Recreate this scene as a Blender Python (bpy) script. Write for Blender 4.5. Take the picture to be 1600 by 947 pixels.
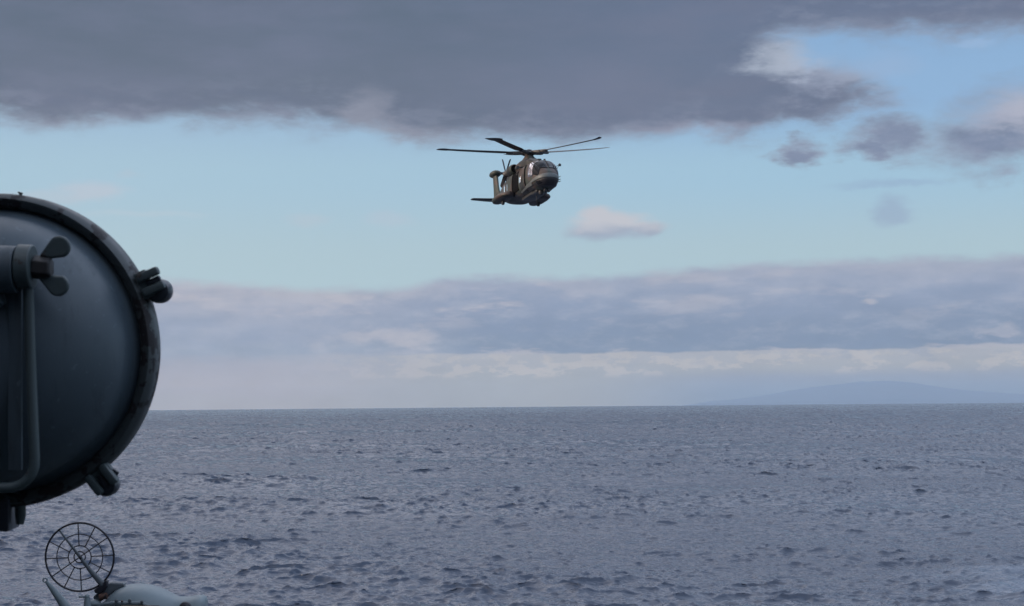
import bpy, bmesh, math, random
import numpy as np
from mathutils import Vector, Matrix, noise as mnoise
R = math.radians
random.seed(4); np.random.seed(4)
for o in list(bpy.data.objects): bpy.data.objects.remove(o)
scene = bpy.context.scene
COL = scene.collection

# ---------------------------------------------------------------- camera
EYE = 12.0; F = 2667.0; PITCH = R(3.38); ROLL = R(0.5)
fwd = Vector((0, math.cos(PITCH), math.sin(PITCH)))
right = Vector((math.cos(ROLL), 0, -math.sin(ROLL)))
right = (right - fwd * right.dot(fwd)).normalized()
up = right.cross(fwd).normalized()
cam_d = bpy.data.cameras.new('camera'); cam = bpy.data.objects.new('camera', cam_d); COL.objects.link(cam)
m = Matrix((right, up, -fwd)).transposed().to_4x4(); m.translation = (0, 0, EYE); cam.matrix_world = m
cam_d.sensor_width = 36; cam_d.lens = 60; cam_d.clip_start = .1; cam_d.clip_end = 300000
cam_d.dof.use_dof = True; cam_d.dof.focus_distance = 165; cam_d.dof.aperture_fstop = 20
scene.camera = cam

def aim(px, py):                      # direction in the world of a point of the photo
    return (fwd + right * ((px - 800) / F) + up * ((473.5 - py) / F)).normalized()
def azel(px, py):
    d = aim(px, py); return math.degrees(math.atan2(d.x, d.y)), math.degrees(math.asin(d.z))
def lin(c):
    return tuple(((v / 255 + .055) / 1.055) ** 2.4 if v > 10 else v / 255 / 12.92 for v in c)

# ---------------------------------------------------------------- world
SUN_EL, SUN_AZ = 12.0, -96.0
SKY = 0.10
world = bpy.data.worlds.new('World'); scene.world = world; world.use_nodes = True
NT = world.node_tree; NT.nodes.clear()

class E:                               # small expression layer over shader nodes
    def __init__(s, v): s.v = v
    def __add__(a, b): return mth('ADD', a, b)
    __radd__ = __add__
    def __sub__(a, b): return mth('SUBTRACT', a, b)
    def __rsub__(a, b): return mth('SUBTRACT', b, a)
    def __mul__(a, b): return mth('MULTIPLY', a, b)
    __rmul__ = __mul__
    def __truediv__(a, b): return mth('DIVIDE', a, b)
CUR = [NT]
def put(sock, v):
    if isinstance(v, E): v = v.v
    if isinstance(v, bpy.types.NodeSocket): CUR[0].links.new(v, sock)
    else: sock.default_value = v
def mth(op, a, b=0.0, clamp=False):
    n = CUR[0].nodes.new('ShaderNodeMath'); n.operation = op; n.use_clamp = clamp
    put(n.inputs[0], a); put(n.inputs[1], b); return E(n.outputs[0])
def mx(*a):
    r = a[0]
    for b in a[1:]: r = mth('MAXIMUM', r, b)
    return r
def mn(a, b): return mth('MINIMUM', a, b)
def sm(lo, hi, x):
    n = CUR[0].nodes.new('ShaderNodeMapRange'); n.interpolation_type = 'SMOOTHSTEP'
    put(n.inputs[0], x); put(n.inputs[1], lo); put(n.inputs[2], hi); return E(n.outputs[0])
def comb(x, y, z):
    n = CUR[0].nodes.new('ShaderNodeCombineXYZ'); put(n.inputs[0], x); put(n.inputs[1], y); put(n.inputs[2], z); return E(n.outputs[0])
def noise(vec, scale, detail=5, rough=.55, dist=0):
    n = CUR[0].nodes.new('ShaderNodeTexNoise'); put(n.inputs['Vector'], vec)
    n.inputs['Scale'].default_value = scale; n.inputs['Detail'].default_value = detail
    n.inputs['Roughness'].default_value = rough; n.inputs['Distortion'].default_value = dist
    return E(n.outputs[0])
def mix(f, a, b):
    n = CUR[0].nodes.new('ShaderNodeMix'); n.data_type = 'RGBA'
    put(n.inputs[0], f)
    for i, c in ((6, a), (7, b)):
        if isinstance(c, tuple): c = (*c[:3], 1)
        put(n.inputs[i], c)
    return E(n.outputs[2])
def mulc(c, f):
    if isinstance(c, tuple): c = c[:3]
    n = CUR[0].nodes.new('ShaderNodeVectorMath'); n.operation = 'SCALE'
    put(n.inputs[0], c); put(n.inputs['Scale'], f); return E(n.outputs[0])
def curve(x, lo, hi, pts, vlo, vhi):   # piecewise curve y(x)
    n = CUR[0].nodes.new('ShaderNodeFloatCurve')
    c = n.mapping.curves[0]
    pp = sorted([((px - lo) / (hi - lo), (py - vlo) / (vhi - vlo)) for px, py in pts])
    c.points[0].location = pp[0]; c.points[1].location = pp[-1]
    for p in pp[1:-1]: c.points.new(*p)
    for p in c.points: p.handle_type = 'AUTO'
    n.mapping.update()
    put(n.inputs['Value'], mth('DIVIDE', x - lo, hi - lo, True))
    return E(n.outputs[0]) * (vhi - vlo) + vlo
def ramp(x, stops):
    n = CUR[0].nodes.new('ShaderNodeValToRGB'); cr = n.color_ramp; cr.interpolation = 'EASE'
    put(n.inputs[0], x)
    while len(cr.elements) > 1: cr.elements.remove(cr.elements[-1])
    cr.elements[0].position = stops[0][0]; cr.elements[0].color = (*stops[0][1], 1)
    for p, c in stops[1:]:
        e = cr.elements.new(p); e.color = (*c, 1)
    return E(n.outputs[0])

HAZE_D, HAZE_TOP, HAZE_R = 2.3e-5, 1030.0, 92000.0
HAZE_H = lin((143, 161, 187))
def vsub(a, b):
    n = CUR[0].nodes.new('ShaderNodeVectorMath'); n.operation = 'SUBTRACT'; put(n.inputs[0], a); put(n.inputs[1], b)
    q = CUR[0].nodes.new('ShaderNodeVectorMath'); q.operation = 'MAXIMUM'; put(q.inputs[0], E(n.outputs[0])); q.inputs[1].default_value = (0, 0, 0); return E(q.outputs[0])
def build_world():
    tc = NT.nodes.new('ShaderNodeTexCoord'); sp = NT.nodes.new('ShaderNodeSeparateXYZ')
    NT.links.new(tc.outputs['Generated'], sp.inputs[0])
    x, y, z = E(sp.outputs[0]), E(sp.outputs[1]), E(sp.outputs[2])
    D = math.degrees(1)
    az = mth('ARCTAN2', x, y) * D
    el = mth('ARCSINE', z) * D
    flat = comb(x, y, z * 2.6)
    flatter = comb(x, y, z * 5.0)
    shift = lambda v, s: (lambda n: E(n))(add_vec(v, s))
    n_big = noise(flat, 9, 7, .56)
    n_mid = noise(shift(flat, 3.1), 28, 7, .6)
    n_fin = noise(shift(flat, 7.7), 75, 5, .6)
    n_warp = noise(shift(flat, 12.3), 40, 5, .6)
    n_str = noise(shift(flatter, 5.5), 12, 6, .55)
    n_st2 = noise(shift(flatter, 9.5), 34, 6, .6)
    def toward(vec, sc, det, ro, k):      # how much thinner the cloud gets toward the light (up and left)
        q = CUR[0].nodes.new('ShaderNodeVectorMath'); q.operation = 'ADD'; put(q.inputs[0], vec); q.inputs[1].default_value = (-.008 * k, 0, .022 * k)
        return noise(vec, sc, det, ro) - noise(E(q.outputs[0]), sc, det, ro)
    rel = toward(shift(flat, 3.1), 28, 7, .6, 1) + toward(shift(flat, 7.7), 75, 5, .6, .4) * .6
    rel_b = toward(shift(flat, 44.0), 36, 7, .62, .6)
    n_shape = n_big * .35 + n_mid * .4 + n_fin * .25        # about .5
    col = lambda r, g, b: tuple(v / SKY for v in lin((r, g, b)))

    # clear air
    sky = NT.nodes.new('ShaderNodeTexSky'); sky.sky_type = 'NISHITA'; sky.sun_disc = False
    sky.sun_elevation = R(SUN_EL); sky.sun_rotation = R(SUN_AZ); sky.altitude = 10
    sky.air_density = 1.0; sky.dust_density = .6; sky.ozone_density = 1.6
    blue = ramp(mth('DIVIDE', el, 16, True), [(0, lin((188, 205, 214))), (.30, lin((178, 203, 216))), (.48, lin((167, 202, 226))), (.62, lin((150, 186, 224))), (1, lin((128, 168, 214)))])
    blue = mulc(blue, .95 / SKY)
    pale = mix(sm(14, -16, az) * .42, blue, col(182, 205, 216))
    base = mix(.12, pale, E(sky.outputs[0]))

    # ---- lower bank of cloud lying on the horizon
    w = (n_str - .5) * 2.6 + (n_st2 - .5) * 1.5 + (n_mid - .5) * .55
    top = curve(az, -18, 18, [(-18, 5.0), (azel(0, 400)[0], 4.85), (azel(300, 430)[0], 4.4), (azel(600, 432)[0], 4.2), (azel(720, 418)[0], 4.55), (azel(950, 420)[0], 4.55), (azel(1050, 411)[0], 4.75), (azel(1590, 406)[0], 4.95), (18, 4.9)], 3, 6)
    d_top = top - .12 + (n_mid - .5) * .5 + (n_fin - .5) * .3 - el
    a_bank = sm(-.02, .42, d_top) * sm(60, 24, mth('ABSOLUTE', az))
    ew = mth('DIVIDE', el + w * .42, 5.0, True)
    right_c = ramp(ew, [(0, lin((160, 165, 177))), (.13, lin((160, 165, 178))), (.24, lin((171, 172, 182))), (.32, lin((176, 177, 187))), (.345, lin((128, 145, 170))), (.5, lin((131, 147, 174))), (.66, lin((140, 154, 180))), (.80, lin((155, 165, 187))), (.92, lin((165, 171, 189))), (1, lin((170, 178, 196)))])
    left_c = ramp(ew, [(0, lin((166, 168, 178))), (.12, lin((167, 168, 180))), (.26, lin((164, 167, 182))), (.36, lin((150, 162, 182))), (.5, lin((152, 163, 185))), (.68, lin((164, 170, 188))), (.8, lin((180, 180, 192))), (.9, lin((172, 176, 190))), (1, lin((176, 182, 198)))])
    bank = mulc(mix(sm(-7, 1.0, az + (n_big - .5) * 14), left_c, right_c), 1 / SKY)
    # flat base of the shadowed layer (sharp on the right), cream cumulus under it
    base_el = azel(1100, 549)[1]
    eb = el + (n_st2 - .5) * .22 + (n_fin - .5) * .12
    under = sm(base_el + .03, base_el - .06, eb) * sm(-9, -.5, az)
    cream_n = sm(.46, .60, noise(shift(flat, 21.0), 62, 6, .62)) * sm(.75, 1.1, el) * sm(base_el + .2, base_el - .1, el)
    low_c = mix(sm(.9, base_el, eb), col(160, 167, 177), col(168, 172, 182))
    low_c = mix(sm(0, .55, cream_n * .8), low_c, col(179, 179, 184))
    low_c = mix(sm(.56, .66, noise(shift(flat, 31.0), 45, 5, .6)) * .5 * sm(1.0, 1.5, el), low_c, col(146, 158, 178))
    bank = mix(under, bank, low_c)
    dark = sm(base_el - .05, base_el + .28, eb) * sm(base_el + 1.9, base_el + .2, el + w * .25) * sm(-4.5, 2.5, az + w)
    bank = mix(dark * .62, bank, col(124, 142, 169))
    # lit tops in the bank
    tops = sm(.52, .66, noise(shift(flatter, 41.0), 17, 7, .62)) * sm(2.2, 3.4, el) * sm(5, 4.2, el)
    bank = mix(tops * (.85 - .45 * sm(-4, 8, az)), bank, col(186, 184, 194))
    def blob(px, py, rx, ry, wa=.9, we=.6):
        a, e = azel(px, py); k = 57.3 / F
        da = (az + (n_warp - .5) * wa - a) / (rx * k); de = (el + (n_mid - .5) * we - e) / (ry * k)
        return 1 - mth('SQRT', da * da + de * de)
    for (px, py, rx, ry, am) in ((630, 527, 95, 24, .75), (560, 530, 95, 12, .45), (1362, 477, 20, 8, .7), (1560, 516, 50, 14, .55), (900, 448, 75, 16, .35), (520, 460, 230, 17, .5), (1090, 468, 120, 12, .22), (345, 470, 60, 20, .35)):
        f = blob(px, py, rx, ry, 1.3, 1.1)
        bank = mix(sm(-.05, .75, f + (n_fin - .5) * 1.5 + (n_mid - .5) * .9) * am, bank, col(184, 183, 193))
    bank = mix(.9 * sm(1, 8, az) * sm(1.25, .75, eb), bank, mix(sm(.2, 1.1, el), col(139, 157, 181), col(149, 160, 179)))
    bank = mix(.16 * (1 - sm(1, 8, az) * sm(1.25, .75, eb)), bank, mix(sm(0, 5, el), col(158, 167, 178), col(158, 170, 188)))
    bank = mulc(bank, .92 + n_mid * .16)
    bank = mix(sm(-.06, .30, rel_b) * .32 * sm(1.2, 2.2, el), bank, col(178, 183, 197))
    bank = mix(sm(.06, -.30, rel_b) * .22 * sm(1.0, 2.0, el), bank, col(124, 143, 172))
    c = mix(a_bank * .97, base, bank)

    # ---- the high dark deck and its torn right end
    e = lambda px, py: azel(px, py)
    edge_px = [(0, 182), (90, 190), (190, 182), (330, 186), (470, 190), (545, 202), (640, 216), (760, 224), (900, 222), (1010, 216), (1080, 205), (1130, 150), (1180, 84), (1225, 58), (1290, 50), (1420, 46), (1600, 36)]
    pts = [(e(*p)[0], e(*p)[1]) for p in edge_px]
    pts = [(-22, pts[0][1])] + pts + [(22, pts[-1][1] + .3)]
    edge = curve(az, -22, 22, pts, 6, 14)
    soft = (n_big - .5) * .8 + (n_mid - .5) * .8 + (n_fin - .5) * .2
    deck = (el - edge + soft + .42) / 1.5
    lobes = [(1150, 130, 150, 95), (1270, 146, 125, 62), (1340, 152, 75, 36)]
    bl = [blob(*q, 1.6, 1.3) * (q[3] / 55.0) for q in lobes]
    deck = mx(deck, *bl)
    small = [(1243, 238, 46, 26), (1395, 214, 78, 46), (1360, 235, 60, 24), (1550, 220, 120, 52), (1600, 190, 120, 66)]
    sb = [(blob(*q, 2.6, 2.0) * .95) for q in small]
    pieces = mx(*sb)
    F_all = mx(deck, pieces) + (n_shape - .5) * 1.15
    # overhead and behind: broken cover
    over = sm(17, 29, el)
    brk = sm(.46, .68, noise(shift(flat, 17), 2.2, 7, .6))
    a_deck = sm(-.06 - .2 * sm(.1, -.3, deck), .62 + .05 * sm(.1, -.3, deck), F_all)
    a_deck = a_deck * (1 - over) + over * (brk * .75)
    body = mix(sm(-12, 14, az + (n_big - .5) * 16), col(98, 112, 130), col(103, 119, 146))
    body = mix(sm(.35, .75, n_big * .6 + n_str * .4), body, col(114, 123, 146))
    body = mulc(body, .93 + .14 * noise(shift(flatter, 2), 6, 6, .5))
    body = mix(sm(13.5, 9.5, el) * .3, body, col(124, 129, 146))
    thin = sm(.8, .12, F_all)
    body = mix(sm(-.1, .3, pieces) * .6 * sm(.1, -.3, deck), body, col(140, 154, 180))
    shine = mix(thin * .5, body, col(160, 167, 184))
    edge_z = sm(1.5, .5, F_all)
    shine = mix(sm(-.05, .3, rel) * .35 * edge_z, shine, col(152, 160, 180))
    shine = mix(sm(.05, -.3, rel) * .3 * edge_z, shine, col(98, 112, 134))
    # sunlit shoulders (warm) where the picture has them
    for (px, py, rx, ry, am, cc) in ((1236, 86, 78, 34, .6, (188, 198, 214)), (1330, 118, 110, 40, .55, (170, 180, 202)), (1600, 170, 75, 45, .85, (178, 182, 198)), (1540, 185, 60, 25, .4, (165, 170, 190)), (575, 178, 55, 48, .5, (156, 160, 176)), (1090, 203, 130, 18, .5, (160, 163, 182)), (640, 212, 120, 22, .42, (158, 161, 176)), (100, 195, 110, 16, .35, (150, 155, 172))):
        f = blob(px, py, rx, ry, 1.6, 1.2)
        shine = mix(sm(-.15, .8, f + (n_fin - .5) * .7 + (n_mid - .5) * 1.1) * am, shine, col(*cc))
    c = mix(a_deck, c, shine)
    c = mix(over * (.25 + .7 * sm(.36, .6, noise(shift(flat, 19), 3.0, 7, .6))) * sm(80, 60, el), c, mix(sm(40, -40, az), tuple(v * 2.45 for v in col(194, 206, 228)), tuple(v * 2.55 for v in col(220, 215, 220))))

    # ---- small separate clouds and wisps
    f = mx(blob(955, 352, 78, 24, 1.2, .8), blob(935, 340, 38, 18, 1, .8), blob(1010, 356, 45, 12)) + (n_shape - .5) * 1.0
    cc = mix(sm(azel(0, 338)[1], azel(0, 366)[1], el + (n_fin - .5) * .6 + az * .008), col(194, 195, 203), col(158, 169, 188))
    c = mix(sm(-.1, .6, f) * .93, c, cc)
    for (px, py, rx, ry, am, cl) in ((1390, 326, 42, 26, .6, (150, 168, 194)), (1400, 288, 110, 10, .45, (146, 168, 198)), (140, 296, 70, 22, .62, (190, 196, 208)), (205, 270, 26, 7, .35, (180, 192, 206)), (485, 342, 48, 14, .4, (184, 194, 206)), (605, 344, 55, 16, .4, (182, 194, 208)), (230, 335, 130, 8, .3, (190, 200, 210)), (1530, 65, 40, 10, .35, (165, 190, 222)), (1390, 105, 60, 34, .3, (160, 178, 206)), (60, 310, 120, 14, .4, (188, 195, 206))):
        f = blob(px, py, rx, ry, 1.5, .9) + (n_shape - .5) * 1.5
        c = mix(sm(-.05, .75, f) * am, c, col(*cl))
    # warm glow round the low sun, beyond the left edge of the picture
    sd = Vector((math.sin(R(SUN_AZ)) * math.cos(R(SUN_EL)), math.cos(R(SUN_AZ)) * math.cos(R(SUN_EL)), math.sin(R(SUN_EL))))
    dt = x * sd.x + y * sd.y + z * sd.z
    c = mix(sm(.45, 1.0, dt) * .55, c, tuple(v / SKY for v in (1.05, .80, .68)))
    c = mix(sm(-.004, -.06, z), c, col(70, 78, 98))
    # the air box takes light out and puts its own in; the clouds beyond it shine that much stronger
    ray = mn(HAZE_R, mth("DIVIDE", HAZE_TOP, mx(z, .001)))
    T = mth('EXPONENT', ray * (-HAZE_D)); k = mn(mth('DIVIDE', 1, T), 8.5)
    c = vsub(mulc(c, k), mulc(tuple(v / SKY for v in HAZE_H), k - 1))
    bg = NT.nodes.new('ShaderNodeBackground'); bg.inputs['Strength'].default_value = SKY
    out = NT.nodes.new('ShaderNodeOutputWorld')
    put(bg.inputs['Color'], c); NT.links.new(bg.outputs[0], out.inputs[0])
def add_vec(v, s):
    n = CUR[0].nodes.new('ShaderNodeVectorMath'); n.operation = 'ADD'
    put(n.inputs[0], v); n.inputs[1].default_value = (s, s * 1.7, -s * .6); return n.outputs[0]
build_world()
world.cycles.sampling_method = 'MANUAL'; world.cycles.sample_map_resolution = 1024

sun_d = bpy.data.lights.new('sun', 'SUN'); sun_d.energy = 2.7; sun_d.angle = R(.6); sun_d.color = (1, .80, .64)
sun = bpy.data.objects.new('sun', sun_d); COL.objects.link(sun)
sdir = Vector((math.sin(R(SUN_AZ)) * math.cos(R(SUN_EL)), math.cos(R(SUN_AZ)) * math.cos(R(SUN_EL)), math.sin(R(SUN_EL))))
sun.rotation_euler = sdir.to_track_quat('Z', 'Y').to_euler(); sun.location = (-40, -20, 60)
vs = scene.view_settings; vs.view_transform = 'Standard'; vs.look = 'None'; vs.gamma = 1; vs.exposure = 0; vs.use_curve_mapping = False
scene.render.engine = 'CYCLES'
scene.cycles.max_bounces = 6; scene.cycles.volume_bounces = 3; scene.cycles.glossy_bounces = 4
scene.render.resolution_x = 1024; scene.render.resolution_y = 606

# ---------------------------------------------------------------- helpers
def tag(o, label=None, cat=None, group=None, kind=None):
    for k, v in (('label', label), ('category', cat), ('group', group), ('kind', kind)):
        if v: o[k] = v
    return o
def empty(name, loc=(0, 0, 0), rot=None):
    o = bpy.data.objects.new(name, None); COL.objects.link(o); o.location = loc
    if rot is not None: o.rotation_euler = rot
    o.empty_display_size = .2
    return o

def new_mat(name):
    mt = bpy.data.materials.new(name); mt.use_nodes = True
    CUR[0] = mt.node_tree
    b = mt.node_tree.nodes['Principled BSDF']
    return mt, b
def obj_coord():
    n = CUR[0].nodes.new('ShaderNodeTexCoord'); return E(n.outputs['Object'])
def bump(h, strength, dist):
    n = CUR[0].nodes.new('ShaderNodeBump'); n.inputs['Strength'].default_value = strength
    n.inputs['Distance'].default_value = dist; put(n.inputs['Height'], h); return E(n.outputs[0])
def offs(v, s): return E(add_vec(v, s))
def paint(name, colr, rough=.5, worn=None, wear=.62, scale=14, spec=.5, metal=0, var=.12, bscale=180, bstr=.15, streak=False):
    """painted metal: mottled colour, fine orange-peel, chips down to another colour"""
    mt, b = new_mat(name); v = obj_coord()
    n1 = noise(v, scale * .35, 5, .6); n2 = noise(offs(v, 3), scale * 3, 4, .6)
    c = mix(n1, tuple(x * (1 - var) for x in colr), tuple(x * (1 + var) for x in colr))
    c = mix(sm(.55, .8, n2) * .35, c, tuple(x * .7 for x in colr))
    r = n2 * .2 + (rough - .1)
    if worn:
        chip = sm(wear, wear + .025, noise(offs(v, 9), scale, 6, .65))
        c = mix(chip, c, worn); r = r + chip * .2
    if streak:
        mp = CUR[0].nodes.new('ShaderNodeMapping'); mp.inputs['Scale'].default_value = (1, .16, .4); put(mp.inputs[0], v)
        sn = sm(.52, .74, noise(E(mp.outputs[0]), 42, 5, .65))
        c = mix(sn * .45, c, tuple(x * .45 for x in colr)); r = r + sn * .15
        spk = sm(.66, .70, noise(offs(v, 4), 60, 3, .5)); c = mix(spk * .6, c, tuple(x * 1.7 for x in colr))
    put(b.inputs['Base Color'], c); put(b.inputs['Roughness'], r)
    b.inputs['Metallic'].default_value = metal; b.inputs['Specular IOR Level'].default_value = spec
    put(b.inputs['Normal'], bump(noise(v, bscale, 3, .6), bstr, .002))
    return mt

class MB:
    """collects shapes, then links them as ONE mesh object"""
    def __init__(s): s.v = []; s.f = []
    def add(s, vs, fs, M=None):
        o = len(s.v)
        s.v += [tuple((M @ Vector(p)) if M else p) for p in vs]
        s.f += [tuple(i + o for i in f) for f in fs]
        return s
    def box(s, c, d, M=None, bev=0.0):
        bm = bmesh.new(); bmesh.ops.create_cube(bm, size=1, matrix=Matrix.Translation(c) @ Matrix.Diagonal((*d, 1)))
        if bev: bmesh.ops.bevel(bm, geom=bm.edges[:], offset=bev, segments=2, affect='EDGES', profile=.6)
        bm.verts.index_update()
        s.add([v.co[:] for v in bm.verts], [[v.index for v in f.verts] for f in bm.faces], M); bm.free(); return s
    def tube(s, path, rad, n=16, M=None, flat=1.0, caps=True):
        path = [Vector(p) for p in path]
        if not hasattr(rad, '__len__'): rad = [rad] * len(path)
        vs, fs = [], []
        t0 = (path[1] - path[0]).normalized()
        ref = Vector((0, 0, 1)) if abs(t0.z) < .9 else Vector((1, 0, 0))
        u = t0.cross(ref).normalized()
        for i, p in enumerate(path):
            t = (path[min(i + 1, len(path) - 1)] - path[max(i - 1, 0)]).normalized()
            u = (u - t * u.dot(t)).normalized(); w = t.cross(u)
            for k in range(n):
                a = 2 * math.pi * k / n
                vs.append((p + (u * math.cos(a) + w * math.sin(a) * flat) * rad[i])[:])
        for i in range(len(path) - 1):
            for k in range(n):
                a, b = i * n + k, i * n + (k + 1) % n
                fs.append((a, b, b + n, a + n))
        if caps:
            fs.append(tuple(range(n))[::-1]); fs.append(tuple(range((len(path) - 1) * n, len(path) * n)))
        return s.add(vs, fs, M)
    def lathe(s, prof, n=48, M=None, close=False):
        """prof = [(radius, height)] about Z"""
        vs, fs = [], []; m_ = len(prof)
        for r, h in prof:
            for k in range(n):
                a = 2 * math.pi * k / n; vs.append((r * math.cos(a), r * math.sin(a), h))
        for i in range(m_ if close else m_ - 1):
            for k in range(n):
                a = i * n + k; b = i * n + (k + 1) % n; j = ((i + 1) % m_) * n
                fs.append((a, b, j + (k + 1) % n, j + k))
        if not close:
            fs.append(tuple(range(n))[::-1]); fs.append(tuple(range((m_ - 1) * n, m_ * n)))
        return s.add(vs, fs, M)
    def ball(s, c, r, M=None, n=20, sc=(1, 1, 1)):
        bm = bmesh.new(); bmesh.ops.create_uvsphere(bm, u_segments=n, v_segments=n // 2, radius=r)
        bm.verts.index_update()
        s.add([(v.co.x * sc[0] + c[0], v.co.y * sc[1] + c[1], v.co.z * sc[2] + c[2]) for v in bm.verts], [[v.index for v in f.verts] for f in bm.faces], M); bm.free(); return s
    def torus(s, r, t, M=None, n=72, k=10, sq=1.0):
        return s.lathe([(r + t * math.cos(2 * math.pi * i / k), t * sq * math.sin(2 * math.pi * i / k)) for i in range(k)], n, M, close=True)
    def prism(s, pts, z0, z1, M=None):
        n = len(pts)
        vs = [(x, y, z0) for x, y in pts] + [(x, y, z1) for x, y in pts]
        fs = [tuple(range(n))[::-1], tuple(range(n, 2 * n))] + [(i, (i + 1) % n, (i + 1) % n + n, i + n) for i in range(n)]
        return s.add(vs, fs, M)
    def build(s, name, mat, parent=None, smooth=40, bevel=0, seg=2, solid=0, sub=0):
        me = bpy.data.meshes.new(name); me.from_pydata(s.v, [], s.f); me.validate()
        bm = bmesh.new(); bm.from_mesh(me); bmesh.ops.recalc_face_normals(bm, faces=bm.faces); bm.to_mesh(me); bm.free()
        o = bpy.data.objects.new(name, me); COL.objects.link(o); me.materials.append(mat)
        if smooth:
            me.shade_smooth(); me.set_sharp_from_angle(angle=R(smooth))
        if parent: o.parent = parent
        if solid:
            q = o.modifiers.new('solid', 'SOLIDIFY'); q.thickness = solid; q.offset = 0
        if bevel:
            q = o.modifiers.new('bevel', 'BEVEL'); q.width = bevel; q.segments = seg; q.limit_method = 'ANGLE'; q.angle_limit = R(35)
        if sub:
            q = o.modifiers.new('sub', 'SUBSURF'); q.levels = sub; q.render_levels = sub
        return o
def zrot(p, q):           # matrix sending Z onto direction q, located at p
    M = Vector(q).normalized().to_track_quat('Z', 'Y').to_matrix().to_4x4(); M.translation = p; return M

# ---------------------------------------------------------------- sea
EARTH = 6371000.0
def ocean_tile(L, N, wind, wdir, lo, hi, amp, seed, spread=4):
    rng = np.random.RandomState(seed)
    k1 = 2 * np.pi * np.fft.fftfreq(N, L / N)
    kx, ky = np.meshgrid(k1, k1); k = np.hypot(kx, ky); k[0, 0] = 1e-6
    Lw = wind ** 2 / 9.81
    c = (kx * math.cos(wdir) + ky * math.sin(wdir)) / k
    lam = 2 * np.pi / k
    P = np.exp(-1 / (k * Lw) ** 2) / k ** 3.5 * (np.abs(c) ** spread * .9 + .1) * np.where(c < 0, .25, 1)
    P *= (lam >= lo) * (lam <= hi); P[0, 0] = 0
    h = (rng.randn(N, N) + 1j * rng.randn(N, N)) * np.sqrt(P)
    H = np.fft.ifft2(h).real; s = amp / H.std()
    Dx = np.fft.ifft2(-1j * kx / k * h).real * s; Dy = np.fft.ifft2(-1j * ky / k * h).real * s
    return [a.astype(np.float32) for a in (H * s, Dx, Dy)]
def sample(T, L, x, y):
    N = T[0].shape[0]; fx = (x / L % 1) * N; fy = (y / L % 1) * N
    i = np.floor(fx).astype(int); j = np.floor(fy).astype(int); a = fx - i; b = fy - j
    i %= N; j %= N; i1 = (i + 1) % N; j1 = (j + 1) % N
    return [t[j, i] * (1 - a) * (1 - b) + t[j, i1] * a * (1 - b) + t[j1, i] * (1 - a) * b + t[j1, i1] * a * b for t in T]
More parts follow.
